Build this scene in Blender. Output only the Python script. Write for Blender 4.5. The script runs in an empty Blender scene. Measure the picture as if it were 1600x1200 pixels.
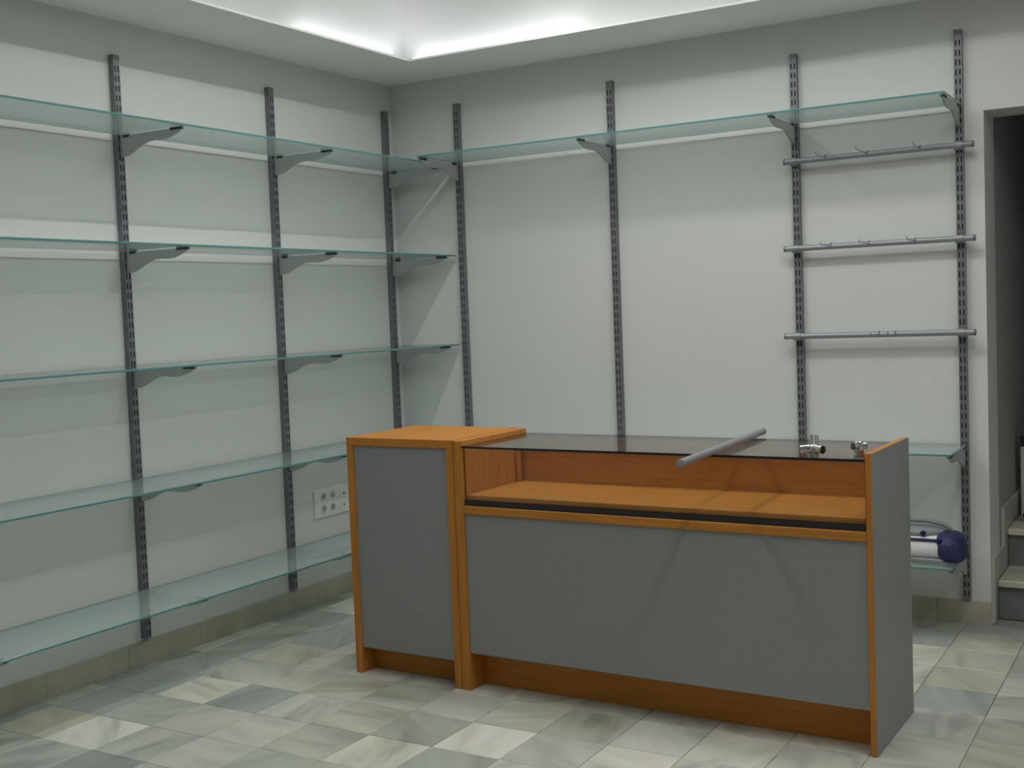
import bpy, bmesh, math, random
from mathutils import Vector, Matrix
random.seed(7)
SC = bpy.context.scene
COL = SC.collection

# ------------------------------------------------------------------ camera
cam = bpy.data.cameras.new('camera')
cam.sensor_width = 36.0
cam.lens = 1844.0 / 1600.0 * 36.0
cam.shift_x = -1.34 / 1600.0
cam.shift_y = -7.62 / 1600.0
cam.clip_start = 0.05
camo = bpy.data.objects.new('camera', cam)
COL.objects.link(camo)
yaw, pitch, roll = -0.5365, -0.0564, -0.0385
f = Vector((math.sin(yaw)*math.cos(pitch), math.cos(yaw)*math.cos(pitch), math.sin(pitch)))
r0 = Vector((math.cos(yaw), -math.sin(yaw), 0.0))
u0 = r0.cross(f)
r = math.cos(roll)*r0 + math.sin(roll)*u0
u = -math.sin(roll)*r0 + math.cos(roll)*u0
M4 = Matrix(((r.x, u.x, -f.x, 3.8461), (r.y, u.y, -f.y, -5.2793), (r.z, u.z, -f.z, 1.4063), (0, 0, 0, 1)))
camo.matrix_world = M4
SC.camera = camo

# ------------------------------------------------------------------ world, exposure
w = bpy.data.worlds.new('world'); SC.world = w
w.use_nodes = True
w.node_tree.nodes['Background'].inputs[0].default_value = (0.75, 0.85, 0.85, 1)
w.node_tree.nodes['Background'].inputs[1].default_value = 0.02
SC.view_settings.view_transform = 'Standard'
SC.view_settings.look = 'None'
SC.view_settings.gamma = 1.0
SC.view_settings.use_curve_mapping = False
SC.view_settings.exposure = 0.0
LAMP_W = 5.7          # watts per metre of each ceiling batten
TUBE_E = 4.0           # emission strength of the cove tubes
LAMP_COL = (0.96, 1.0, 0.965)
# ceiling battens: x, y of the middle, length, runs along the back wall?, relative output
LAMPS = [(1.30, -1.45, 1.5, False, 1.35), (1.30, -3.25, 1.2, False, .9), (3.45, -2.15, 1.5, False, 1.1), (3.45, -3.85, 1.5, False, .6),
         (4.90, -2.3, 1.5, False, 1.1), (2.40, -1.27, 1.8, True, 1.0)]

# ------------------------------------------------------------------ dimensions (metres)
WX, WY = 6.2, -7.6          # far ends of the room
ZS = 2.658                  # underside of the soffit
ZC = 3.06                   # ceiling of the raised middle
SOF = 0.452                 # soffit width
JX, DX2, DZ = 3.030, 3.95, 2.169   # doorway
TP, TQ = 0.2575, 0.2535     # tile pitch
TX0, TY0 = 0.097, -1.93
UP_A = [2.822, 1.9053, 0.988, 0.0832]       # uprights on the left wall (distance from corner)
UP_B = [0.4349, 1.3274, 2.2379, 2.9369]     # uprights on the back wall
SL = [2.184, 1.714, 1.2418, 0.7750, 0.3120] # left shelf heights
SB = [2.197, 0.768, 0.308]                  # back shelf heights
ZB, ZT = 0.110, 2.510

# ------------------------------------------------------------------ helpers
def link(o, parent=None):
    COL.objects.link(o)
    if parent is not None: o.parent = parent
    return o
def tag(o, label=None, cat=None, group=None, kind=None):
    if label: o['label'] = label
    if cat: o['category'] = cat
    if group: o['group'] = group
    if kind: o['kind'] = kind
    return o
def empty(name, loc=(0, 0, 0), rz=0.0, parent=None):
    o = bpy.data.objects.new(name, None)
    o.empty_display_size = 0.1
    o.location = loc; o.rotation_euler = (0, 0, rz)
    return link(o, parent)
def copy_tree(o, parent=None):
    c = o.copy(); link(c, parent)
    for ch in list(o.children): copy_tree(ch, c)
    return c
def obj(name, bm, mats, parent=None, smooth=False, loc=None):
    bmesh.ops.recalc_face_normals(bm, faces=bm.faces[:])
    me = bpy.data.meshes.new(name)
    bm.to_mesh(me); bm.free()
    if not isinstance(mats, (list, tuple)): mats = [mats]
    for m in mats: me.materials.append(m)
    if smooth:
        for p in me.polygons: p.use_smooth = True
        try: me.set_sharp_from_angle(angle=math.radians(40))
        except Exception: pass
    o = bpy.data.objects.new(name, me)
    if loc: o.location = loc
    return link(o, parent)
def B(): return bmesh.new()
def box(bm, a, b, bevel=0.0, mi=0):
    x0, y0, z0 = a; x1, y1, z1 = b
    vs = [bm.verts.new(p) for p in ((x0,y0,z0),(x1,y0,z0),(x1,y1,z0),(x0,y1,z0),(x0,y0,z1),(x1,y0,z1),(x1,y1,z1),(x0,y1,z1))]
    fs = [bm.faces.new([vs[i] for i in q]) for q in ((3,2,1,0),(4,5,6,7),(0,1,5,4),(1,2,6,5),(2,3,7,6),(3,0,4,7))]
    for q in fs: q.material_index = mi
    if bevel > 0:
        es = list({e for q in fs for e in q.edges})
        bmesh.ops.bevel(bm, geom=es, offset=bevel, segments=1, affect='EDGES', profile=0.5)
    return fs
def boxo(name, a, b, m, parent=None, bevel=0.0):
    bm = B(); box(bm, a, b, bevel); return obj(name, bm, m, parent)
def prism(bm, pts, h0, h1, mp):
    """pts 2-D outline, mp maps (p, h) to 3-D"""
    a = [bm.verts.new(mp(p, h0)) for p in pts]; b = [bm.verts.new(mp(p, h1)) for p in pts]
    n = len(pts)
    bm.faces.new(a[::-1]); bm.faces.new(b)
    for i in range(n): bm.faces.new((a[i], a[(i+1) % n], b[(i+1) % n], b[i]))
def frame_of(d):
    d = d.normalized(); t = Vector((0, 0, 1)) if abs(d.z) < 0.9 else Vector((1, 0, 0))
    a = d.cross(t).normalized(); return a, d.cross(a).normalized()
def tube(bm, pts, rad, n=12, cap=True):
    pts = [Vector(p) for p in pts]; rings = []
    a = b = None
    for i, p in enumerate(pts):
        d = (pts[min(i+1, len(pts)-1)] - pts[max(i-1, 0)]).normalized()
        if a is None: a, b = frame_of(d)
        else:
            a = (a - d*a.dot(d)).normalized(); b = d.cross(a).normalized()
        rr = rad[i] if isinstance(rad, (list, tuple)) else rad
        rings.append([bm.verts.new(p + (a*math.cos(2*math.pi*k/n) + b*math.sin(2*math.pi*k/n))*rr) for k in range(n)])
    for i in range(len(rings)-1):
        for k in range(n):
            bm.faces.new((rings[i][k], rings[i][(k+1) % n], rings[i+1][(k+1) % n], rings[i+1][k]))
    if cap:
        bm.faces.new(rings[0][::-1]); bm.faces.new(rings[-1])
def lathe(bm, prof, n=24, loc=(0, 0, 0)):
    rings = []
    for rad, z in prof:
        rings.append([bm.verts.new((loc[0]+rad*math.cos(2*math.pi*k/n), loc[1]+rad*math.sin(2*math.pi*k/n), loc[2]+z)) for k in range(n)])
    for i in range(len(rings)-1):
        for k in range(n):
            bm.faces.new((rings[i][k], rings[i][(k+1) % n], rings[i+1][(k+1) % n], rings[i+1][k]))
    bm.faces.new(rings[0][::-1]); bm.faces.new(rings[-1])
def ellipsoid(bm, c, s, nu=20, nv=12, e=1.0):
    """superellipsoid; e<1 is boxier"""
    def sg(x): return math.copysign(abs(x)**e, x)
    rows = []
    for j in range(1, nv):
        t = -math.pi/2 + math.pi*j/nv
        rows.append([bm.verts.new((c[0]+s[0]*sg(math.cos(t))*sg(math.cos(2*math.pi*k/nu)), c[1]+s[1]*sg(math.cos(t))*sg(math.sin(2*math.pi*k/nu)), c[2]+s[2]*sg(math.sin(t)))) for k in range(nu)])
    lo = bm.verts.new((c[0], c[1], c[2]-s[2])); hi = bm.verts.new((c[0], c[1], c[2]+s[2]))
    for j in range(len(rows)-1):
        for k in range(nu): bm.faces.new((rows[j][k], rows[j][(k+1) % nu], rows[j+1][(k+1) % nu], rows[j+1][k]))
    for k in range(nu):
        bm.faces.new((lo, rows[0][(k+1) % nu], rows[0][k])); bm.faces.new((hi, rows[-1][k], rows[-1][(k+1) % nu]))

# ------------------------------------------------------------------ materials
def new_mat(name):
    m = bpy.data.materials.new(name); m.use_nodes = True
    nt = m.node_tree; nt.nodes.clear()
    out = nt.nodes.new('ShaderNodeOutputMaterial')
    return m, nt, out
def N(nt, t, **kw):
    n = nt.nodes.new(t)
    for k, v in kw.items():
        if k.startswith('i_'): n.inputs[k[2:].replace('_', ' ')].default_value = v
        else: setattr(n, k, v)
    return n
def pbr(name, col, rough=0.5, metal=0.0, noise=None, spec=0.5, bump=None):
    """noise = (scale, amount) brightness variation; bump = (scale, strength)"""
    m, nt, out = new_mat(name)
    p = N(nt, 'ShaderNodeBsdfPrincipled')
    p.inputs['Base Color'].default_value = (*col, 1); p.inputs['Roughness'].default_value = rough
    p.inputs['Metallic'].default_value = metal; p.inputs['Specular IOR Level'].default_value = spec
    nt.links.new(p.outputs[0], out.inputs[0])
    tc = N(nt, 'ShaderNodeTexCoord')
    if noise:
        n = N(nt, 'ShaderNodeTexNoise', i_Scale=noise[0], i_Detail=4.0)
        nt.links.new(tc.outputs['Object'], n.inputs['Vector'])
        mr = N(nt, 'ShaderNodeMapRange'); mr.inputs[1].default_value = 0.3; mr.inputs[2].default_value = 0.7
        mr.inputs[3].default_value = 1-noise[1]; mr.inputs[4].default_value = 1+noise[1]
        nt.links.new(n.outputs[0], mr.inputs[0])
        mx = N(nt, 'ShaderNodeVectorMath', operation='SCALE'); mx.inputs[0].default_value = col
        nt.links.new(mr.outputs[0], mx.inputs['Scale']); nt.links.new(mx.outputs[0], p.inputs['Base Color'])
    if bump:
        n2 = N(nt, 'ShaderNodeTexNoise', i_Scale=bump[0], i_Detail=3.0)
        nt.links.new(tc.outputs['Object'], n2.inputs['Vector'])
        bp = N(nt, 'ShaderNodeBump', i_Strength=bump[1], i_Distance=0.002)
        nt.links.new(n2.outputs[0], bp.inputs['Height']); nt.links.new(bp.outputs[0], p.inputs['Normal'])
    return m
def emit(name, col, s):
    m, nt, out = new_mat(name)
    e = N(nt, 'ShaderNodeEmission'); e.inputs[0].default_value = (*col, 1); e.inputs[1].default_value = s
    nt.links.new(e.outputs[0], out.inputs[0]); return m
def glass_mat(name, tcol, dcol, frost, rough=0.03, ior=1.5):
    m, nt, out = new_mat(name)
    tr = N(nt, 'ShaderNodeBsdfTransparent'); tr.inputs[0].default_value = (*tcol, 1)
    df = N(nt, 'ShaderNodeBsdfDiffuse'); df.inputs[0].default_value = (*dcol, 1)
    tl = N(nt, 'ShaderNodeBsdfTranslucent'); tl.inputs[0].default_value = (*dcol, 1)
    m0 = N(nt, 'ShaderNodeMixShader'); m0.inputs[0].default_value = 0.5
    nt.links.new(df.outputs[0], m0.inputs[1]); nt.links.new(tl.outputs[0], m0.inputs[2])
    m1 = N(nt, 'ShaderNodeMixShader'); m1.inputs[0].default_value = frost
    nt.links.new(tr.outputs[0], m1.inputs[1]); nt.links.new(m0.outputs[0], m1.inputs[2])
    gl = N(nt, 'ShaderNodeBsdfGlossy'); gl.inputs['Roughness'].default_value = rough
    # Schlick reflectance on both faces of the pane
    lw = N(nt, 'ShaderNodeLayerWeight'); lw.inputs['Blend'].default_value = 0.5
    pw = N(nt, 'ShaderNodeMath', operation='POWER'); pw.inputs[1].default_value = 5.0
    nt.links.new(lw.outputs['Facing'], pw.inputs[0])
    f0 = ((ior-1)/(ior+1))**2
    mu = N(nt, 'ShaderNodeMath', operation='MULTIPLY_ADD'); mu.inputs[1].default_value = 1-f0; mu.inputs[2].default_value = f0
    nt.links.new(pw.outputs[0], mu.inputs[0])
    m2 = N(nt, 'ShaderNodeMixShader')
    nt.links.new(mu.outputs[0], m2.inputs[0]); nt.links.new(m1.outputs[0], m2.inputs[1]); nt.links.new(gl.outputs[0], m2.inputs[2])
    nt.links.new(m2.outputs[0], out.inputs[0])
    return m
def wood_mat(name, col, axis=0, rough=0.5, amt=0.16):
    m, nt, out = new_mat(name)
    p = N(nt, 'ShaderNodeBsdfPrincipled', i_Roughness=rough); p.inputs['Specular IOR Level'].default_value = .3
    tc = N(nt, 'ShaderNodeTexCoord'); mp = N(nt, 'ShaderNodeMapping')
    s = [38.0, 38.0, 38.0]; s[axis] = 2.2
    mp.inputs['Scale'].default_value = s
    nt.links.new(tc.outputs['Object'], mp.inputs[0])
    n = N(nt, 'ShaderNodeTexNoise', i_Scale=1.6, i_Detail=6.0, i_Roughness=0.6)
    nt.links.new(mp.outputs[0], n.inputs['Vector'])
    cr = N(nt, 'ShaderNodeValToRGB')
    cr.color_ramp.elements[0].position = 0.32; cr.color_ramp.elements[1].position = 0.7
    cr.color_ramp.elements[0].color = (*[c*(1-amt) for c in col], 1); cr.color_ramp.elements[1].color = (*[c*(1+amt) for c in col], 1)
    nt.links.new(n.outputs[0], cr.inputs[0]); nt.links.new(cr.outputs[0], p.inputs['Base Color'])
    nt.links.new(p.outputs[0], out.inputs[0]); return m
def marble_mat(name, tint=(1, 1, 1), cells=True, rough=0.3):
    m, nt, out = new_mat(name)
    p = N(nt, 'ShaderNodeBsdfPrincipled', i_Roughness=rough)
    ge = N(nt, 'ShaderNodeNewGeometry')
    sub = N(nt, 'ShaderNodeVectorMath', operation='SUBTRACT'); sub.inputs[1].default_value = (TX0, TY0, -0.5)
    nt.links.new(ge.outputs['Position'], sub.inputs[0])
    dv = N(nt, 'ShaderNodeVectorMath', operation='DIVIDE'); dv.inputs[1].default_value = (TP, TQ, 3.0)
    nt.links.new(sub.outputs[0], dv.inputs[0])
    fl = N(nt, 'ShaderNodeVectorMath', operation='FLOOR'); nt.links.new(dv.outputs[0], fl.inputs[0])
    wn = N(nt, 'ShaderNodeTexWhiteNoise', noise_dimensions='3D'); nt.links.new(fl.outputs[0], wn.inputs['Vector'])
    # tile tone: its own value when the tile has one, else random
    at = N(nt, 'ShaderNodeAttribute', attribute_type='OBJECT', attribute_name='tone')
    gt = N(nt, 'ShaderNodeMath', operation='GREATER_THAN'); gt.inputs[1].default_value = 0.001
    nt.links.new(at.outputs['Fac'], gt.inputs[0])
    mt = N(nt, 'ShaderNodeMix', data_type='FLOAT')
    nt.links.new(gt.outputs[0], mt.inputs[0]); nt.links.new(wn.outputs['Value'], mt.inputs[2]); nt.links.new(at.outputs['Fac'], mt.inputs[3])
    cr = N(nt, 'ShaderNodeValToRGB'); cr.color_ramp.interpolation = 'LINEAR'
    el = cr.color_ramp.elements
    stops = [(0.0, (.30, .32, .32)), (.18, (.36, .38, .37)), (.34, (.41, .42, .37)), (.5, (.46, .465, .45)), (.62, (.46, .45, .37)), (.75, (.53, .53, .51)), (.88, (.58, .56, .49)), (1.0, (.70, .68, .65))]
    el[0].position, el[0].color = stops[0][0], (*stops[0][1], 1)
    el[1].position, el[1].color = stops[-1][0], (*stops[-1][1], 1)
    for q, c in stops[1:-1]:
        e = el.new(q); e.color = (*c, 1)
    nt.links.new(mt.outputs[0], cr.inputs[0])
    # veins, each tile turned its own way
    an = N(nt, 'ShaderNodeMath', operation='MULTIPLY'); an.inputs[1].default_value = 6.283
    nt.links.new(wn.outputs['Value'], an.inputs[0])
    vr = N(nt, 'ShaderNodeVectorRotate', rotation_type='Z_AXIS')
    nt.links.new(sub.outputs[0], vr.inputs['Vector']); nt.links.new(an.outputs[0], vr.inputs['Angle'])
    off = N(nt, 'ShaderNodeVectorMath', operation='MULTIPLY_ADD'); off.inputs[1].default_value = (2.2, 9.0, 4.0)
    sc = N(nt, 'ShaderNodeVectorMath', operation='SCALE'); sc.inputs['Scale'].default_value = 30.0
    nt.links.new(wn.outputs['Color'], sc.inputs[0])
    nt.links.new(vr.outputs[0], off.inputs[0]); nt.links.new(sc.outputs[0], off.inputs[2])
    nz = N(nt, 'ShaderNodeTexNoise', i_Scale=1.0, i_Detail=3.0, i_Roughness=0.55, i_Distortion=0.6)
    nt.links.new(off.outputs[0], nz.inputs['Vector'])
    vramp = N(nt, 'ShaderNodeValToRGB'); ve = vramp.color_ramp.elements
    ve[0].position, ve[0].color = .30, (.66, .66, .64, 1)
    ve[1].position, ve[1].color = .72, (1.16, 1.15, 1.12, 1)
    e = ve.new(.45); e.color = (.93, .93, .91, 1)
    e = ve.new(.55); e.color = (1.03, 1.02, 1.0, 1)
    nt.links.new(nz.outputs[0], vramp.inputs[0])
    mx = N(nt, 'ShaderNodeMix', data_type='RGBA', blend_type='MULTIPLY'); mx.inputs[0].default_value = 1.0
    nt.links.new(cr.outputs[0], mx.inputs[6]); nt.links.new(vramp.outputs[0], mx.inputs[7])
    mx2 = N(nt, 'ShaderNodeMix', data_type='RGBA', blend_type='MULTIPLY'); mx2.inputs[0].default_value = 1.0
    mx2.inputs[7].default_value = (*tint, 1)
    nt.links.new(mx.outputs[2], mx2.inputs[6])
    nt.links.new(mx2.outputs[2], p.inputs['Base Color'])
    nt.links.new(p.outputs[0], out.inputs[0]); return m

MW = pbr('wall_paint', (.66, .665, .65), .7, noise=(1.2, .012), bump=(160, .08))
MCEIL = pbr('ceiling_paint', (.86, .87, .86), .75)
MMARB = marble_mat('marble_tile', (1.09, 1.08, 1.07), rough=.32)
MSKIRT = pbr('marble_skirting', (.45, .42, .34), .4, noise=(5, .14))
MSSK = pbr('stair_skirting_stone', (.47, .46, .43), .45, noise=(6, .08))
MSTEP = marble_mat('marble_step', (.95, .92, .80), rough=.35)
MRISER = pbr('riser_stone', (.17, .175, .18), .5, noise=(14, .15))
MGROUT = pbr('grout', (.26, .25, .22), .9)
MUP = pbr('upright_steel', (.20, .195, .215), .42, .35, noise=(30, .06))
MSLOT = pbr('slot_shade', (.035, .033, .038), .8)  # colour stands in for the shade inside the open channel
MBR = pbr('bracket_steel', (.42, .42, .42), .45, .3)
MRUB = pbr('rubber_pad', (.03, .03, .032), .6)
MGL = glass_mat('shelf_glass', (.935, .98, .97), (.86, .96, .96), .31, .06, 1.5)
MGE = pbr('glass_edge', (.10, .27, .27), .2)
MCG = glass_mat('counter_top_glass', (.92, .94, .93), (.7, .75, .72), .03, .015, 1.6)
MCF = glass_mat('counter_front_glass', (.97, .97, .96), (.7, .75, .72), .01, .015, 1.45)
MCE = pbr('counter_glass_edge', (.012, .016, .022), .15)
MWX = wood_mat('beech_lengthwise', (.50, .195, .032), 0)
MWZ = wood_mat('beech_upright', (.50, .195, .032), 2)
MWY = wood_mat('beech_across', (.50, .195, .032), 1)
MGREY = pbr('grey_laminate', (.265, .27, .27), .5, noise=(420, .10))
MBLK = pbr('black_track', (.02, .018, .022), .5)
MAL = pbr('silver_rail', (.33, .33, .36), .42, .4)
MALD = pbr('silver_rail_cap', (.20, .20, .22), .45, .4)
MCHR = pbr('chrome', (.62, .60, .60), .18, 1.0)
MPLAST = pbr('white_plastic', (.74, .74, .72), .4)
MWELL = pbr('socket_well', (.40, .40, .39), .5)
MHOLE = pbr('socket_hole', (.10, .10, .10), .6)
MRW = pbr('radio_white', (.80, .78, .82), .35)
MRB = pbr('radio_blue', (.022, .025, .095), .55, noise=(300, .25))
MRG = pbr('radio_grey', (.26, .27, .29), .4)
MNAVY = pbr('radio_navy', (.015, .02, .10), .35)
MPALE = pbr('pale_board', (.55, .56, .52), .6)
MBAG = pbr('black_cloth', (.008, .008, .009), .8)
MSTAIRW = pbr('stair_wall_shaded', (.36, .355, .35), .8)  # white wall darkened in the colour to imitate the unlit stairwell
MDARK = pbr('stair_unlit_shade', (.05, .05, .05), .9)  # near-black colour stands in for the stairwell's deep shade
MTUBE = emit('cove_tube_light', (0.97, 0.97, 1.0), TUBE_E)
MLENS = emit('batten_tube_light', LAMP_COL, 12.0)

# ------------------------------------------------------------------ the room
def struct(name, bm, m, parent=None):
    o = obj(name, bm, m, parent)
    if parent is None: o['kind'] = 'structure'
    return o
bm = B(); box(bm, (-.2, WY, -.1), (0, .0, 3.3)); struct('wall_left', bm, MW)
bm = B()
box(bm, (-.2, 0, -.1), (JX, .25, 3.3)); box(bm, (JX, 0, DZ), (DX2, .25, 3.3)); box(bm, (DX2, 0, -.1), (WX+.2, .25, 3.3))
struct('wall_back', bm, MW)
bm = B(); box(bm, (WX, WY, -.1), (WX+.2, 0, 3.3)); struct('wall_right', bm, MW)
bm = B(); box(bm, (-.2, WY-.2, -.1), (WX+.2, WY, 3.3)); struct('wall_front', bm, MW)
bm = B(); box(bm, (.0, WY, ZC), (WX, 0, ZC+.1)); struct('ceiling', bm, MCEIL)
# soffit ring: flat underside, a light trough with a low lip, sloping cove face up to the ceiling
bm = B()
def ring(bm, p, q_):
    """p, q_: (inset, z); a frustum band round the room between two levels"""
    def rect(i, z): return [(i, -i, z), (WX-i, -i, z), (WX-i, WY+i, z), (i, WY+i, z)]
    a = [bm.verts.new(c) for c in rect(*p)]; b = [bm.verts.new(c) for c in rect(*q_)]
    for k in range(4): bm.faces.new((a[k], a[(k+1) % 4], b[(k+1) % 4], b[k]))
prof = [(0, ZS), (SOF, ZS), (SOF, ZS+.010), (.30, ZS+.010), (.30, ZS+.03), (.455, ZC)]
for a, b in zip(prof, prof[1:]): ring(bm, a, b)
o = struct('ceiling_soffit', bm, MCEIL)
# doorway stairwell
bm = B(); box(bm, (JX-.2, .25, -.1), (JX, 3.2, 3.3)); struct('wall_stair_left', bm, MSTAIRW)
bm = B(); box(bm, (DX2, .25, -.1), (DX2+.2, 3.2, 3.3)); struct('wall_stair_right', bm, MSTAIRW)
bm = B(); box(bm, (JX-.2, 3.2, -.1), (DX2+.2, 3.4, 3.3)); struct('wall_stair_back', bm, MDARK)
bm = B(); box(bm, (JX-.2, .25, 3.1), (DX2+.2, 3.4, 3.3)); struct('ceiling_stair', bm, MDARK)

# floor: grout bed with marble tiles
bm = B(); box(bm, (-.2, WY-.2, -.1), (WX+.2, .30, -.004)); floor = struct('floor', bm, MGROUT)
TONES = {(1, 2): 1.0, (0, 2): .62, (1, 0): .90, (2, 0): .06, (3, 0): .72, (4, 0): .64, (5, 0): .30, (6, 0): .96, (5, 1): .88, (6, 1): .22,
         (7, 0): .52, (8, 0): .94, (7, -1): .36, (6, -1): .70, (8, -1): .74, (0, 0): .04, (0, 1): .10, (0, -1): .20, (1, 1): .45, (2, 1): .55,
         (3, 1): .70, (4, 1): .56, (2, 2): .52, (3, 2): .72, (1, 3): .48, (2, -1): .66, (3, -1): .64, (4, -1): .36, (5, -1): .45, (0, 3): .42, (1, -1): .55,
         (2, -2): .84, (1, -2): .62, (3, -2): .74, (0, -2): .25, (9, 0): .78, (9, -1): .80, (10, 0): .85, (10, -1): .78, (11, -2): .72, (10, -2): .70, (11, -1): .76,
         (11, 0): .64, (10, -3): .76, (11, -3): .74, (12, -2): .62}
def tile_mesh(x0, x1, y0, y1):
    bm = B(); g = .0012; c = .0014
    a = [(x0+g, y0+g), (x1-g, y0+g), (x1-g, y1-g), (x0+g, y1-g)]
    b = [(x0+g+c, y0+g+c), (x1-g-c, y0+g+c), (x1-g-c, y1-g-c), (x0+g+c, y1-g-c)]
    lo = [bm.verts.new((*p, -.006)) for p in a]; mi = [bm.verts.new((*p, -.0012)) for p in a]; hi = [bm.verts.new((*p, 0)) for p in b]
    for k in range(4):
        bm.faces.new((lo[k], lo[(k+1) % 4], mi[(k+1) % 4], mi[k])); bm.faces.new((mi[k], mi[(k+1) % 4], hi[(k+1) % 4], hi[k]))
    bm.faces.new(hi)
    return bm
def to_px(P):
    d = Vector(P) - Vector((3.8461, -5.2793, 1.4063)); z = d.dot(f)
    if z < .1: return None
    return (801.3 + 1844*d.dot(r)/z, 592.4 - 1844*d.dot(u)/z)
full = None
stuff = B()
ni = int(math.ceil((WX-TX0)/TP)); nj = int(math.ceil((-WY+TY0)/TQ))
ntile = 0
for i in range(-1, ni):
    for j in range(-8, nj+1):
        x0, x1 = max(0, TX0+i*TP), min(WX, TX0+(i+1)*TP)
        y1, y0 = min(0, TY0-j*TQ), max(WY, TY0-(j+1)*TQ)
        if x1-x0 < .01 or y1-y0 < .01: continue
        pp = [to_px((x, y, 0)) for x in (x0, x1) for y in (y0, y1)]
        vis = any(p and -60 < p[0] < 1660 and 700 < p[1] < 1260 for p in pp)
        if vis and ntile < 300:
            wl = x1-x0 > TP-.001 and y1-y0 > TQ-.001
            if wl:
                if full is None:
                    t = obj('tile', tile_mesh(-TP/2, TP/2, -TQ/2, TQ/2), MMARB, floor); full = t.data
                else: t = link(bpy.data.objects.new('tile', full), floor)
                t.location = ((x0+x1)/2, (y0+y1)/2, random.uniform(-.0004, .0004))
            else:
                t = obj('tile', tile_mesh(x0-(x0+x1)/2, x1-(x0+x1)/2, y0-(y0+y1)/2, y1-(y0+y1)/2), MMARB, floor)
                t.location = ((x0+x1)/2, (y0+y1)/2, 0)
            if (i, j) in TONES: t['tone'] = TONES[(i, j)]
            ntile += 1
        else:
            tb = tile_mesh(x0, x1, y0, y1)
            me = bpy.data.meshes.new('tmp'); tb.to_mesh(me); tb.free(); stuff.from_mesh(me); bpy.data.meshes.remove(me)
o = obj('tile_field', stuff, MMARB, floor); o['kind'] = 'stuff'

# marble skirting in pieces
def skirting(name, p0, p1, n, h, L=.40):
    """p0 -> p1 on the wall at floor level, n = normal into the room"""
    p0, p1, n = Vector(p0), Vector(p1), Vector(n); d = (p1-p0); tot = d.length; d.normalize()
    par = empty(name, p0); par['kind'] = 'structure'
    k = 0; s = 0
    while s < tot-.005:
        e = min(tot, s+L)
        bm = B()
        a = d*(s+.0008); b = d*(e-.0008)
        pts = [a, b, b+n*.012, a+n*.012]
        lo = [bm.verts.new(q+Vector((0, 0, .0005))) for q in pts]; hi = [bm.verts.new(q+Vector((0, 0, h-.002)) if i > 1 else q+Vector((0, 0, h))) for i, q in enumerate(pts)]
        bm.faces.new(lo[::-1]); bm.faces.new(hi)
        for i in range(4): bm.faces.new((lo[i], lo[(i+1) % 4], hi[(i+1) % 4], hi[i]))
        obj('skirting_tile', bm, MSKIRT, par)
        s = e
    return par
SKH = .100
skirting('baseboard_left', (0, 0, 0), (0, WY, 0), (1, 0, 0), SKH)
skirting('baseboard_back', (.0125, 0, 0), (JX, 0, 0), (0, -1, 0), SKH)
skirting('baseboard_back_right', (DX2, 0, 0), (WX, 0, 0), (0, -1, 0), SKH)

# stairs in the doorway
st = empty('stairs', (0, 0, 0)); st['kind'] = 'structure'
RY = [.10, .40]; RH = .172
for k, y in enumerate(RY):
    yb = RY[k+1] if k+1 < len(RY) else 3.2
    boxo('riser', (JX+.012, y+.02, k*RH), (DX2, y+.04, (k+1)*RH-.03), MRISER, st)
    boxo('tread', (JX+.012, y, (k+1)*RH-.03), (DX2, yb+.04 if k == 0 else yb, (k+1)*RH), MSTEP, st, .004)
# stepped skirting plate against the left wall of the stairs
bm = B()
pts = [(.03, 0), (.03, RH+.11), (.31, RH+.11), (.31, 2*RH+.11), (3.2, 2*RH+.11), (3.2, 2*RH), (RY[1], 2*RH), (RY[1], RH), (RY[0], RH), (RY[0], 0)]
prism(bm, pts, JX, JX+.012, lambda p, h: (h, p[0], p[1]))
obj('stepped_skirting', bm, MSSK, st)

# ------------------------------------------------------------------ lamps of the room
def batten(x, y, L, along, pw, label):
    t = empty('ceiling_batten', (x, y, ZC), 0 if along else math.pi/2); tag(t, label, 'ceiling light', 'slim fluorescent ceiling battens')
    boxo('housing', (-L/2, -.10, -.030), (L/2, .10, -.0005), MPLAST, t, .003)
    for q in (-.055, .055):
        bm = B(); tube(bm, [(-L/2+.03, q, -.044), (L/2-.03, q, -.044)], .008, 10); obj('glass_tube', bm, MLENS, t, True)
    for s in (-1, 1):
        boxo('end_holder', (s*(L/2-.016)-.010, -.080, -.056), (s*(L/2-.016)+.010, .080, -.0305), MPLAST, t, .002)
    ld = bpy.data.lights.new('batten_light', 'AREA'); ld.shape = 'RECTANGLE'; ld.size = L-.08; ld.size_y = .16 if along else .03; ld.energy = LAMP_W*L*pw; ld.color = LAMP_COL; ld.spread = math.radians(160)   # spread narrowed to keep the cove face out of direct light
    lo = bpy.data.objects.new('batten_light', ld); lo.location = (0, 0, -.058); link(lo, t)
BNAME = ['over the left shelves, nearer the corner', 'over the left shelves, nearer the shop front', 'above the right end of the counter, nearer the back wall', 'above the right end of the counter, nearer the shop front',
         'on the far right of the ceiling', 'running parallel to the back wall']
for k, a in enumerate(LAMPS): batten(*a, 'slim fluorescent ceiling batten ' + BNAME[k])
def cove_tube(p0, p1, label):
    t = empty('cove_tube', p0); tag(t, label, 'light tube', 'cove tubes hidden behind the soffit lip')
    d = Vector(p1)-Vector(p0); bm = B(); tube(bm, [(0, 0, 0), d], .013, 12); obj('glass_tube', bm, MTUBE, t, True)
    e = d.normalized()
    for q in (Vector((0, 0, 0)), d):
        bm = B(); tube(bm, [q-e*.004, q+e*.004 + (e*.018 if q.length < .1 else -e*.018)], .0145, 12); obj('end_cap', bm, MPLAST, t, True)
        bm = B(); box(bm, (q.x-.012, q.y-.012, -.016), (q.x+.012, q.y+.012, -.010)); obj('holder', bm, MPLAST, t)
zt = ZS + .010 + .0165
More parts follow.
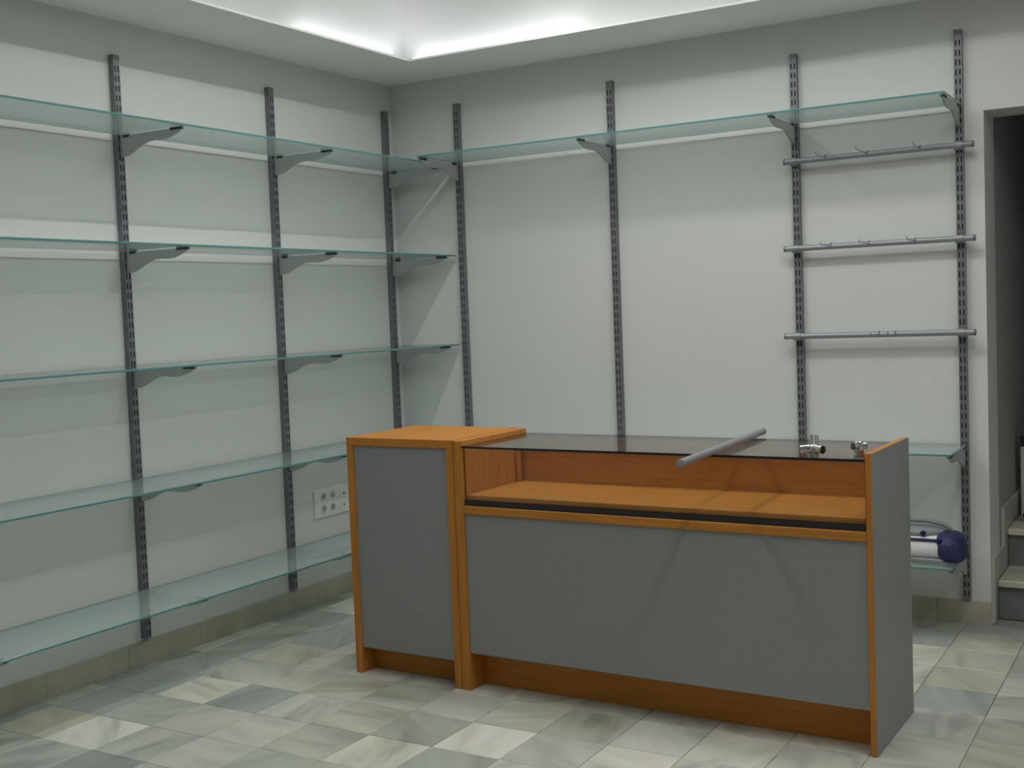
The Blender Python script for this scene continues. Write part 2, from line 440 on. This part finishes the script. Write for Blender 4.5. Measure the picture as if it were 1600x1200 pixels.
cove_tube((.345, -.385, zt), (.345, -1.15, zt), 'fluorescent cove tube above the left wall near the corner')
cove_tube((.385, -.345, zt), (1.35, -.345, zt), 'fluorescent cove tube above the back wall near the corner')

# ------------------------------------------------------------------ slotted uprights
UD, UW = .028, .032
def upright_proto():
    t = empty('slotted_upright')
    bm = B(); H = ZT-ZB
    ys = [-UW/2, -.0105, -.0045, .0045, .0105, UW/2]
    zs = [0.0, .012]; z = .012; pitch, sl = .040, .024
    rows = [('web', 0, .012)]
    while z+sl < H-.01:
        rows.append(('slot', z, z+sl)); rows.append(('web', z+sl, min(z+pitch, H))); z += pitch
    if rows[-1][2] < H: rows.append(('web', rows[-1][2], H))
    def q4(a, b, c, d): bm.faces.new([bm.verts.new(p) for p in (a, b, c, d)])
    for kd, z0, z1 in rows:
        if kd == 'web': q4((UD, ys[0], z0), (UD, ys[5], z0), (UD, ys[5], z1), (UD, ys[0], z1))
        else:
            for i in (0, 2, 4): q4((UD, ys[i], z0), (UD, ys[i+1], z0), (UD, ys[i+1], z1), (UD, ys[i], z1))
            for i in (1, 3):   # slot reveals
                a, b = ys[i], ys[i+1]; e = UD-.003
                q4((UD, a, z0), (e, a, z0), (e, a, z1), (UD, a, z1)); q4((UD, b, z0), (UD, b, z1), (e, b, z1), (e, b, z0))
                q4((UD, a, z0), (UD, b, z0), (e, b, z0), (e, a, z0)); q4((UD, a, z1), (e, a, z1), (e, b, z1), (UD, b, z1))
    for s in (-1, 1):
        q4((0, s*UW/2, 0), (UD, s*UW/2, 0), (UD, s*UW/2, H), (0, s*UW/2, H))
    q4((0, -UW/2, 0), (UD, -UW/2, 0), (UD, UW/2, 0), (0, UW/2, 0)); q4((0, -UW/2, H), (UD, -UW/2, H), (UD, UW/2, H), (0, UW/2, H))
    bmesh.ops.remove_doubles(bm, verts=bm.verts[:], dist=1e-5)
    me_o = obj('channel', bm, MUP, t)
    bm = B(); box(bm, (.002, -UW/2+.002, .004), (UD-.004, UW/2-.002, H-.004)); obj('slot_shade_fill', bm, MSLOT, t)  # added dark filler, imitates the shade seen through the slots
    for z in (.25, 1.2, 2.2):
        bm = B(); lathe(bm, [(.004, 0), (.004, .0012), (.002, .002)], 10)
        bmesh.ops.rotate(bm, verts=bm.verts[:], cent=(0, 0, 0), matrix=Matrix.Rotation(math.pi/2, 3, 'Y'))
        bmesh.ops.translate(bm, verts=bm.verts[:], vec=(UD, 0, z+.006)); obj('screw_head', bm, MALD, t, True)
    return t
up0 = upright_proto()
G_UP = 'slotted wall uprights'
LNAME = ['at the left edge of the photo', 'second closest to the left edge of the photo', 'midway along the left wall', 'in the room corner']
LLAB = ['dark slotted steel upright on left wall, just outside the left edge of the photo',
        'dark slotted steel upright, leftmost in the photo, on left wall',
        'dark slotted steel upright midway along left wall, left of the wall socket plate',
        'dark slotted steel upright on left wall tight in the room corner']
BLAB = ['dark slotted steel upright on back wall nearest the room corner',
        'dark slotted steel upright on back wall, second from the corner',
        'dark slotted steel upright on back wall carrying the left ends of the hanging rails',
        'dark slotted steel upright on back wall beside the doorway']
first = True
for a, lab in zip(UP_A, LLAB):
    o = up0 if first else copy_tree(up0); first = False
    o.location = (0.0, -a, ZB); tag(o, lab, 'upright', G_UP)
for b, lab in zip(UP_B, BLAB):
    o = copy_tree(up0); o.location = (b, 0.0, ZB); o.rotation_euler = (0, 0, -math.pi/2); tag(o, lab, 'upright', G_UP)

# ------------------------------------------------------------------ shelf brackets (origin on the wall at the shelf underside)
def bracket_proto():
    t = empty('shelf_bracket')
    L0, L1 = UD, .386
    prof = [(0, .086), (.06, .0865), (.12, .083), (.20, .073), (.28, .060), (.36, .048), (.44, .040), (.54, .0385), (.64, .041), (.72, .040), (.80, .034), (.88, .025), (.95, .014), (1.0, .004)]
    pts = [(L0, -.002)] + [(L0+(L1-L0)*s, -h) for s, h in prof] + [(L1, .0-.001), (.30, -.003), (.09, -.003)]
    bm = B(); prism(bm, pts, -.0045, .0045, lambda p, h: (p[0], h, p[1]))
    obj('arm', bm, MBR, t)
    for x0, x1, nm in ((.048, .082, 'rubber_pad'), (.315, .380, 'rubber_pad')):
        bm = B(); box(bm, (x0, -.008, -.010), (x1, .008, 0), .002); obj(nm, bm, MRUB, t)
    for z in (-.022, -.066): boxo('hook_tab', (UD-.006, -.002, z-.008), (UD+.004, .002, z+.008), MBR, t)
    return t
br0 = bracket_proto(); firstb = True
G_BR = 'wing shaped shelf brackets'
ORD = ['top', 'second', 'third', 'fourth', 'lowest']
LWHERE = ['left-wall upright at the photo edge', 'leftmost visible upright', 'left wall middle upright', 'left-wall corner upright']
for i, a in enumerate(UP_A):
    for k, z in enumerate(SL):
        o = br0 if firstb else copy_tree(br0); firstb = False
        o.location = (0.0, -a, z)
        tag(o, 'grey wing bracket of the %s left-wall shelf on the %s' % (ORD[k], LWHERE[i]), 'bracket', G_BR)
BWHERE = ['upright nearest the corner', 'second upright from the corner', 'upright at the left rail ends', 'upright beside the doorway']
BORD = ['top back shelf', 'counter-height back shelf', 'lowest back shelf']
for i, b in enumerate(UP_B):
    for k, z in enumerate(SB):
        o = copy_tree(br0); o.location = (b, 0.0, z); o.rotation_euler = (0, 0, -math.pi/2)
        tag(o, 'grey wing bracket of the %s on the %s' % (BORD[k], BWHERE[i]), 'bracket', G_BR)

# ------------------------------------------------------------------ glass shelves
def shelf(x0, x1, y0, y1, z, lab, grp):
    t = empty('glass_shelf', ((x0+x1)/2, (y0+y1)/2, z))
    tag(t, lab, 'shelf', grp)
    hx, hy, T = (x1-x0)/2, (y1-y0)/2, .008
    bm = B(); c = .0012
    lo = [bm.verts.new(p) for p in ((-hx+c, -hy+c, .0003), (hx-c, -hy+c, .0003), (hx-c, hy-c, .0003), (-hx+c, hy-c, .0003))]
    hi = [bm.verts.new(p) for p in ((-hx+c, -hy+c, T), (hx-c, -hy+c, T), (hx-c, hy-c, T), (-hx+c, hy-c, T))]
    a = [bm.verts.new(p) for p in ((-hx, -hy, .0015), (hx, -hy, .0015), (hx, hy, .0015), (-hx, hy, .0015))]
    b = [bm.verts.new(p) for p in ((-hx, -hy, T-.0012), (hx, -hy, T-.0012), (hx, hy, T-.0012), (-hx, hy, T-.0012))]
    bm.faces.new(lo[::-1]); bm.faces.new(hi)
    for k in range(4):
        n = (k+1) % 4
        for A, C in ((lo, a), (a, b), (b, hi)):
            q = bm.faces.new((A[k], A[n], C[n], C[k])); q.material_index = 1
    obj('pane', bm, [MGL, MGE], t)
    return t
GLx0, GLx1 = .036, .397
for k, z in enumerate(SL):
    shelf(GLx0, GLx1, -2.93, -.022, z, ['topmost of the five long glass shelves on the left wall', 'second from top long glass shelf on the left wall', 'middle long glass shelf on left wall, seen edge-on', 'fourth from top long glass shelf on left wall, above the socket plate', 'lowest long glass shelf on the left wall near the floor'][k], 'glass shelves on the left wall')
BX0 = [.434, .434, .434]
for k, z in enumerate(SB):
    shelf(BX0[k], 2.948, -GLx1, -GLx0, z, ['long glass shelf high on the back wall above the hanging rails', 'glass shelf on back wall at counter-top height behind the counter', 'lowest glass shelf on back wall carrying the radio'][k], 'glass shelves on the back wall')

# ------------------------------------------------------------------ hanging rails and their hooks
RAILS = [(2.195, 3.0, 2.030), (2.187, 3.0, 1.643), (2.180, 2.996, 1.250)]
RY_ = -.057; RR = .0128
for k, (x0, x1, z) in enumerate(RAILS):
    t = empty('hanging_rail', ((x0+x1)/2, RY_, z)); hx = (x1-x0)/2
    tag(t, ['top silver hanging rail just under the glass shelf, beside the doorway', 'middle silver hanging rail of the three beside the doorway', 'lowest silver hanging rail of the three beside the doorway'][k], 'rail', 'silver hanging rails')
    bm = B(); tube(bm, [(-hx+.006, 0, 0), (hx-.006, 0, 0)], RR, 16); obj('tube', bm, MAL, t, True)
    for s in (-1, 1):
        bm = B(); tube(bm, [(s*(hx-.008), 0, 0), (s*(hx-.001), 0, 0), (s*hx, 0, 0)], [RR+.0012, RR+.0012, RR-.001], 16); obj('end_cap', bm, MALD, t, True)
    for ux in (UP_B[2], UP_B[3]):
        X = ux-(x0+x1)/2
        bm = B(); box(bm, (X-.017, .010, -.020), (X+.017, .0265, .016), .002); tube(bm, [(X-.016, 0, 0), (X+.016, 0, 0)], RR+.0035, 16)
        obj('rail_holder', bm, MAL, t, True)
def hook(x, z, L, lab):
    t = empty('rail_hook', (x, RY_, z)); tag(t, lab, 'hook', 'display hooks on the hanging rails')
    n = 8; r1 = RR+.0022
    bm = B()
    tube(bm, [(0, r1*math.cos(a), r1*math.sin(a)) for a in [math.radians(-30+210*i/n) for i in range(n+1)]], .0022, 8)
    obj('clip', bm, MALD, t, True)
    bm = B(); tube(bm, [(0, -r1, 0), (0, -r1-.01, .002), (0, -L*.5, .002), (0, -L+.012, .003), (0, -L+.004, .007), (0, -L, .011), (0, -L-.001, .015)], .0022, 8)
    obj('prong', bm, MAL, t, True)
for k, (x, L) in enumerate(((2.385, .16), (2.566, .20), (2.786, .14))):
    hook(x, RAILS[0][2], L, ['thin metal hook on the top rail, leftmost of three', 'thin metal hook on the top rail, middle of three', 'thin metal hook on the top rail, rightmost of three'][k])
for k, x in enumerate((2.40, 2.565, 2.76)):
    hook(x, RAILS[1][2], .17, ['thin metal hook on the middle rail, leftmost of three', 'thin metal hook on the middle rail, middle of three', 'thin metal hook on the middle rail, rightmost of three'][k])
for k, x in enumerate((2.60, 2.67)):
    hook(x, RAILS[2][2], .15, ['thin metal hook on the lowest rail, left one of the pair', 'thin metal hook on the lowest rail, right one of the pair'][k])

# ------------------------------------------------------------------ counter: tall left cabinet and glazed display unit
QX, QY, QR = .904, -1.6369, -.0227
DP = .468
def cab(name, label, cat):
    t = empty(name, (QX, QY, 0), QR); return tag(t, label, cat)
bv = .0015
t = cab('counter_cabinet', 'tall narrow beech cabinet with grey front, left end of the counter', 'cabinet')
W1 = .509; P_ = .031
boxo('side_panel', (0, 0, 0), (P_, DP, .909), MWZ, t, bv)
boxo('side_panel', (W1-P_, 0, 0), (W1, DP, .909), MWZ, t, bv)
boxo('top', (0, 0, .909), (W1, DP, .941), MWY, t, bv)
boxo('front_panel', (P_+.0005, .008, .104), (W1-P_-.0005, .024, .9085), MGREY, t)
boxo('plinth', (P_+.0005, .085, .001), (W1-P_-.0005, .103, .1035), MWX, t)
boxo('back_panel', (P_+.0005, DP-.02, .001), (W1-P_-.0005, DP-.004, .9085), MWX, t)
boxo('bottom', (P_+.0005, .024, .106), (W1-P_-.0005, DP-.0205, .122), MWX, t)

d = cab('display_counter', 'long beech and grey display counter with glass top and open back', 'counter')
u1, u2 = .5115, .5485            # divider
e1, e2 = 2.033, 2.052            # right end panel
boxo('side_panel', (u1, 0, 0), (u2, DP, .939), MWZ, d, bv)
ep = boxo('end_panel', (e1, 0, 0), (e2, .462, .939), MWZ, d, bv)
boxo('laminate', (e2, .0015, .001), (e2+.0012, .4605, .9375), MGREY, ep)
g = .0008
boxo('front_panel', (u2+g, .008, .142), (e1-g, .024, .668), MGREY, d)
boxo('front_rail', (u2+g, .0, .668), (e1-g, .034, .697), MWX, d, bv)
boxo('plinth', (u2+g, .100, .001), (e1-g, .118, .141), MWX, d)
boxo('bottom', (u2+g, .024, .144), (e1-g, .425, .160), MWX, d)
boxo('display_floor', (u2+g, .022, .717), (e1-g, .412, .736), MWX, d, bv)
boxo('glass_track', (u2+g, .010, .6975), (e1-g, .034, .7165), MBLK, d)
boxo('back_panel', (u2+g, .412, .160), (e1-g, .428, .912), MWX, d)
boxo('back_rail', (u2+g, .392, .886), (e1-g, .4115, .912), MWX, d, bv)
boxo('corner_post', (u2+g, .372, .7365), (u2+.018, .3915, .912), MWZ, d, bv)
for x in (1.80, 1.88):
    bm = B(); lathe(bm, [(.004, 0), (.004, .0015), (.002, .0025)], 10)
    bmesh.ops.rotate(bm, verts=bm.verts[:], cent=(0, 0, 0), matrix=Matrix.Rotation(math.pi/2, 3, 'X'))
    bmesh.ops.translate(bm, verts=bm.verts[:], vec=(x, .4115, .835)); obj('screw_head', bm, MCHR, d, True)
def pane(name, a, b, parent, flat, m):
    """flat: axis of the thin direction; big faces glass, the rest polished dark edge"""
    bm = B(); fs = box(bm, a, b)
    for q in fs:
        q.normal_update()
        q.material_index = 0 if abs(q.normal[flat]) > .9 else 1
    return obj(name, bm, [m, MCE], parent)
pane('top_glass', (u2+g, -.002, .9125), (e1-g, .466, .9205), d, 2, MCG)
pane('front_glass', (u2+.004, .012, .7165), (e1-.004, .017, .912), d, 1, MCF)

# ------------------------------------------------------------------ things on the counter
cq, sq = math.cos(QR), math.sin(QR)
def loc(uu, vv, z): return (QX+uu*cq-vv*sq, QY+uu*sq+vv*cq, z)
GZ = .9208
p0, p1 = Vector(loc(1.571, -.325, GZ+.0132)), Vector(loc(1.503, .575, GZ+.0132))
t = empty('loose_rail', (p0+p1)/2 - Vector((0, 0, .0132)), math.atan2(p1.y-p0.y, p1.x-p0.x))
tag(t, 'loose silver rail tube lying across the glass counter top, sticking out in front', 'rail')
Lh = (p1-p0).length/2
bm = B(); tube(bm, [(-Lh+.004, 0, .0132), (Lh-.004, 0, .0132)], .0122, 16); obj('tube', bm, MAL, t, True)
for s in (-1, 1):
    bm = B(); tube(bm, [(s*(Lh-.006), 0, .0132), (s*(Lh-.001), 0, .0132), (s*Lh, 0, .0132)], [.013, .013, .0115], 16); obj('end_cap', bm, MALD if s > 0 else MAL, t, True)
def ringtube(bm, c, dr, L, ro, ri, n=16):
    c = Vector(c); dr = Vector(dr).normalized(); a, b = frame_of(dr)
    def rg(o_, rad): return [bm.verts.new(c+dr*o_+(a*math.cos(2*math.pi*k/n)+b*math.sin(2*math.pi*k/n))*rad) for k in range(n)]
    A, Bq, C, D = rg(0, ro), rg(L, ro), rg(L, ri), rg(.002, ri)
    for P1, P2 in ((A, Bq), (Bq, C), (C, D)):
        for k in range(n): bm.faces.new((P1[k], P1[(k+1) % n], P2[(k+1) % n], P2[k]))
    bm.faces.new(A[::-1]); bm.faces.new(D)
t = empty('tube_connector', loc(1.862, .045, GZ), QR-.2); tag(t, 'chrome three-way tube connector with spread sockets on the glass counter top', 'connector', 'chrome tube connectors')
bm = B(); ellipsoid(bm, (0, 0, .024), (.016, .016, .015)); obj('hub', bm, MCHR, t, True)
for dr in ((-1, -.35, -.10), (1, -.30, -.05), (-.12, .35, 1)):
    dv = Vector(dr).normalized()
    bm = B(); ringtube(bm, Vector((0, 0, .024))+dv*.008, dv, .032, .0135, .0105); obj('socket', bm, MCHR, t, True)
bm = B(); lathe(bm, [(.017, 0), (.017, .007), (.011, .012)], 16); obj('foot', bm, MCHR, t, True)
for s in (-1, 1):
    bm = B(); tube(bm, [(s*.010, -.012, .024), (s*.010, -.019, .024)], .004, 8); obj('set_screw', bm, MALD, t, True)
t = empty('tube_connector', loc(2.000, .060, GZ), QR+.5); tag(t, 'upright chrome tube connector on the glass counter top beside the end panel', 'connector', 'chrome tube connectors')
bm = B(); lathe(bm, [(.018, 0), (.018, .008), (.0145, .010), (.0145, .046), (.0125, .048)], 18); obj('post', bm, MCHR, t, True)
for z, dr in ((.034, (-1, -.5, 0)), (.034, (1, -.35, 0))):
    dv = Vector(dr).normalized()
    bm = B(); ringtube(bm, Vector((0, 0, z))+dv*.004, dv, .020, .0115, .009); obj('socket', bm, MCHR, t, True)
bm = B(); tube(bm, [(0, -.012, .018), (0, -.019, .018)], .0045, 8); obj('set_screw', bm, MALD, t, True)

# ------------------------------------------------------------------ radio on the lowest back shelf
RZ = SB[2]+.0083
t = empty('radio', (2.772, -.245, RZ)); tag(t, 'white portable radio with dark blue speaker ends on the lowest back shelf', 'radio')
bm = B()
pts = []
for k in range(24):
    a = 2*math.pi*k/24; pts.append((.105*math.copysign(abs(math.cos(a))**.75, math.cos(a)), .062+.056*math.copysign(abs(math.sin(a))**.75, math.sin(a))))
prism(bm, pts, -.145, .145, lambda p, h: (h, p[0], p[1])); obj('body', bm, MRW, t, True)
for s in (-1, 1):
    bm = B(); ellipsoid(bm, (s*.150, -.014, .064), (.056, .104, .062), 24, 14, .72)
    for v in bm.verts: v.co.x -= s*.18*(v.co.z-.064)
    sp = obj('speaker', bm, MRB, t, True)
    bm = B(); ellipsoid(bm, (s*.146, -.100, .062), (.036, .022, .040), 20, 10, .8); obj('speaker_grille', bm, MRB, sp, True)
bm = B(); ellipsoid(bm, (0, .005, .118), (.125, .080, .024), 28, 10, .7); obj('lid', bm, MRG, t, True)
bm = B(); box(bm, (-.142, -.104, .098), (.120, -.088, .106), .002); obj('stripe', bm, MNAVY, t)
bm = B(); box(bm, (-.14, -.110, .012), (.135, -.090, .026), .003); obj('base_strip', bm, MRG, t)
bm = B(); tube(bm, [(-.150, .01, .100), (-.145, .006, .130), (-.115, 0, .152), (-.05, -.004, .163), (.05, -.004, .163), (.115, 0, .152), (.145, .006, .130), (.150, .01, .100)], .0085, 10); obj('handle', bm, MRG, t, True)
for x in (.118, .05, -.02):
    bm = B(); lathe(bm, [(.011, 0), (.011, .012), (.009, .014)], 14)
    bmesh.ops.rotate(bm, verts=bm.verts[:], cent=(0, 0, 0), matrix=Matrix.Rotation(math.pi/2, 3, 'X'))
    bmesh.ops.translate(bm, verts=bm.verts[:], vec=(x, -.098 if x > .1 else -.070, .104 if x > .1 else .124)); obj('knob', bm, MNAVY, t, True)

# ------------------------------------------------------------------ socket plate on the left wall
t = empty('socket_plate', (0, -.62, .49)); tag(t, 'white wall plate with a grid of power sockets low on the left wall', 'socket')
boxo('plate', (0, -.175, -.072), (.010, .175, .072), MPLAST, t, .003)
for iy, y in enumerate((-.108, -.038)):
    for z in (.032, -.030):
        bm = B(); n = 20
        A = [[bm.verts.new((x, y+rr*math.cos(2*math.pi*k/n), z+rr*math.sin(2*math.pi*k/n))) for k in range(n)] for rr, x in ((.0225, .0095), (.0225, .013), (.0195, .013), (.0185, .0103))]
        for i in range(3):
            for k in range(n): bm.faces.new((A[i][k], A[i][(k+1) % n], A[i+1][(k+1) % n], A[i+1][k]))
        s_ = obj('socket', bm, MPLAST, t, True)
        bm = B(); tube(bm, [(.0101, y, z), (.0106, y, z)], .0182, 18); obj('well', bm, MWELL, s_)
        for q in (-.0075, .0075):
            bm = B(); tube(bm, [(.0104, y+q, z), (.0112, y+q, z)], .0034, 8); obj('pin_hole', bm, MHOLE, s_)
for z in (.028, -.030):
    bm = B(); box(bm, (.010, .028, z-.022), (.0125, .072, z+.022), .002); s_ = obj('data_socket', bm, MPLAST, t)
    bm = B(); box(bm, (.0122, .044, z-.007), (.0130, .056, z+.005)); obj('port', bm, MHOLE, s_)

# ------------------------------------------------------------------ things on the stair landing, cut by the photo's right edge
LZ = 2*RH
t = empty('leaning_board', (3.056, .74, LZ)); tag(t, 'pale board standing upright on the stair landing at the photo edge', 'board')
boxo('panel', (0, 0, .0), (.30, .018, .335), MPALE, t, .003)
boxo('edge_trim', (0, -.004, .335), (.30, .022, .385), MBLK, t, .002)
t = empty('black_bag', (3.150, .62, LZ)); tag(t, 'black cloth bag slumped on the stair landing before the pale board', 'bag')
bm = B(); ellipsoid(bm, (.03, 0, .035), (.10, .09, .036), 20, 10, .8)
for v in bm.verts: v.co += Vector((0, 0, .012*math.sin(40*v.co.x)*math.cos(31*v.co.y))) if v.co.z > .02 else Vector((0, 0, 0))
obj('body', bm, MBAG, t, True)
bm = B(); tube(bm, [(-.02, 0, .06), (-.02, .01, .10), (.03, .015, .115), (.08, .01, .10), (.08, 0, .06)], .006, 8); obj('strap', bm, MBAG, t, True)
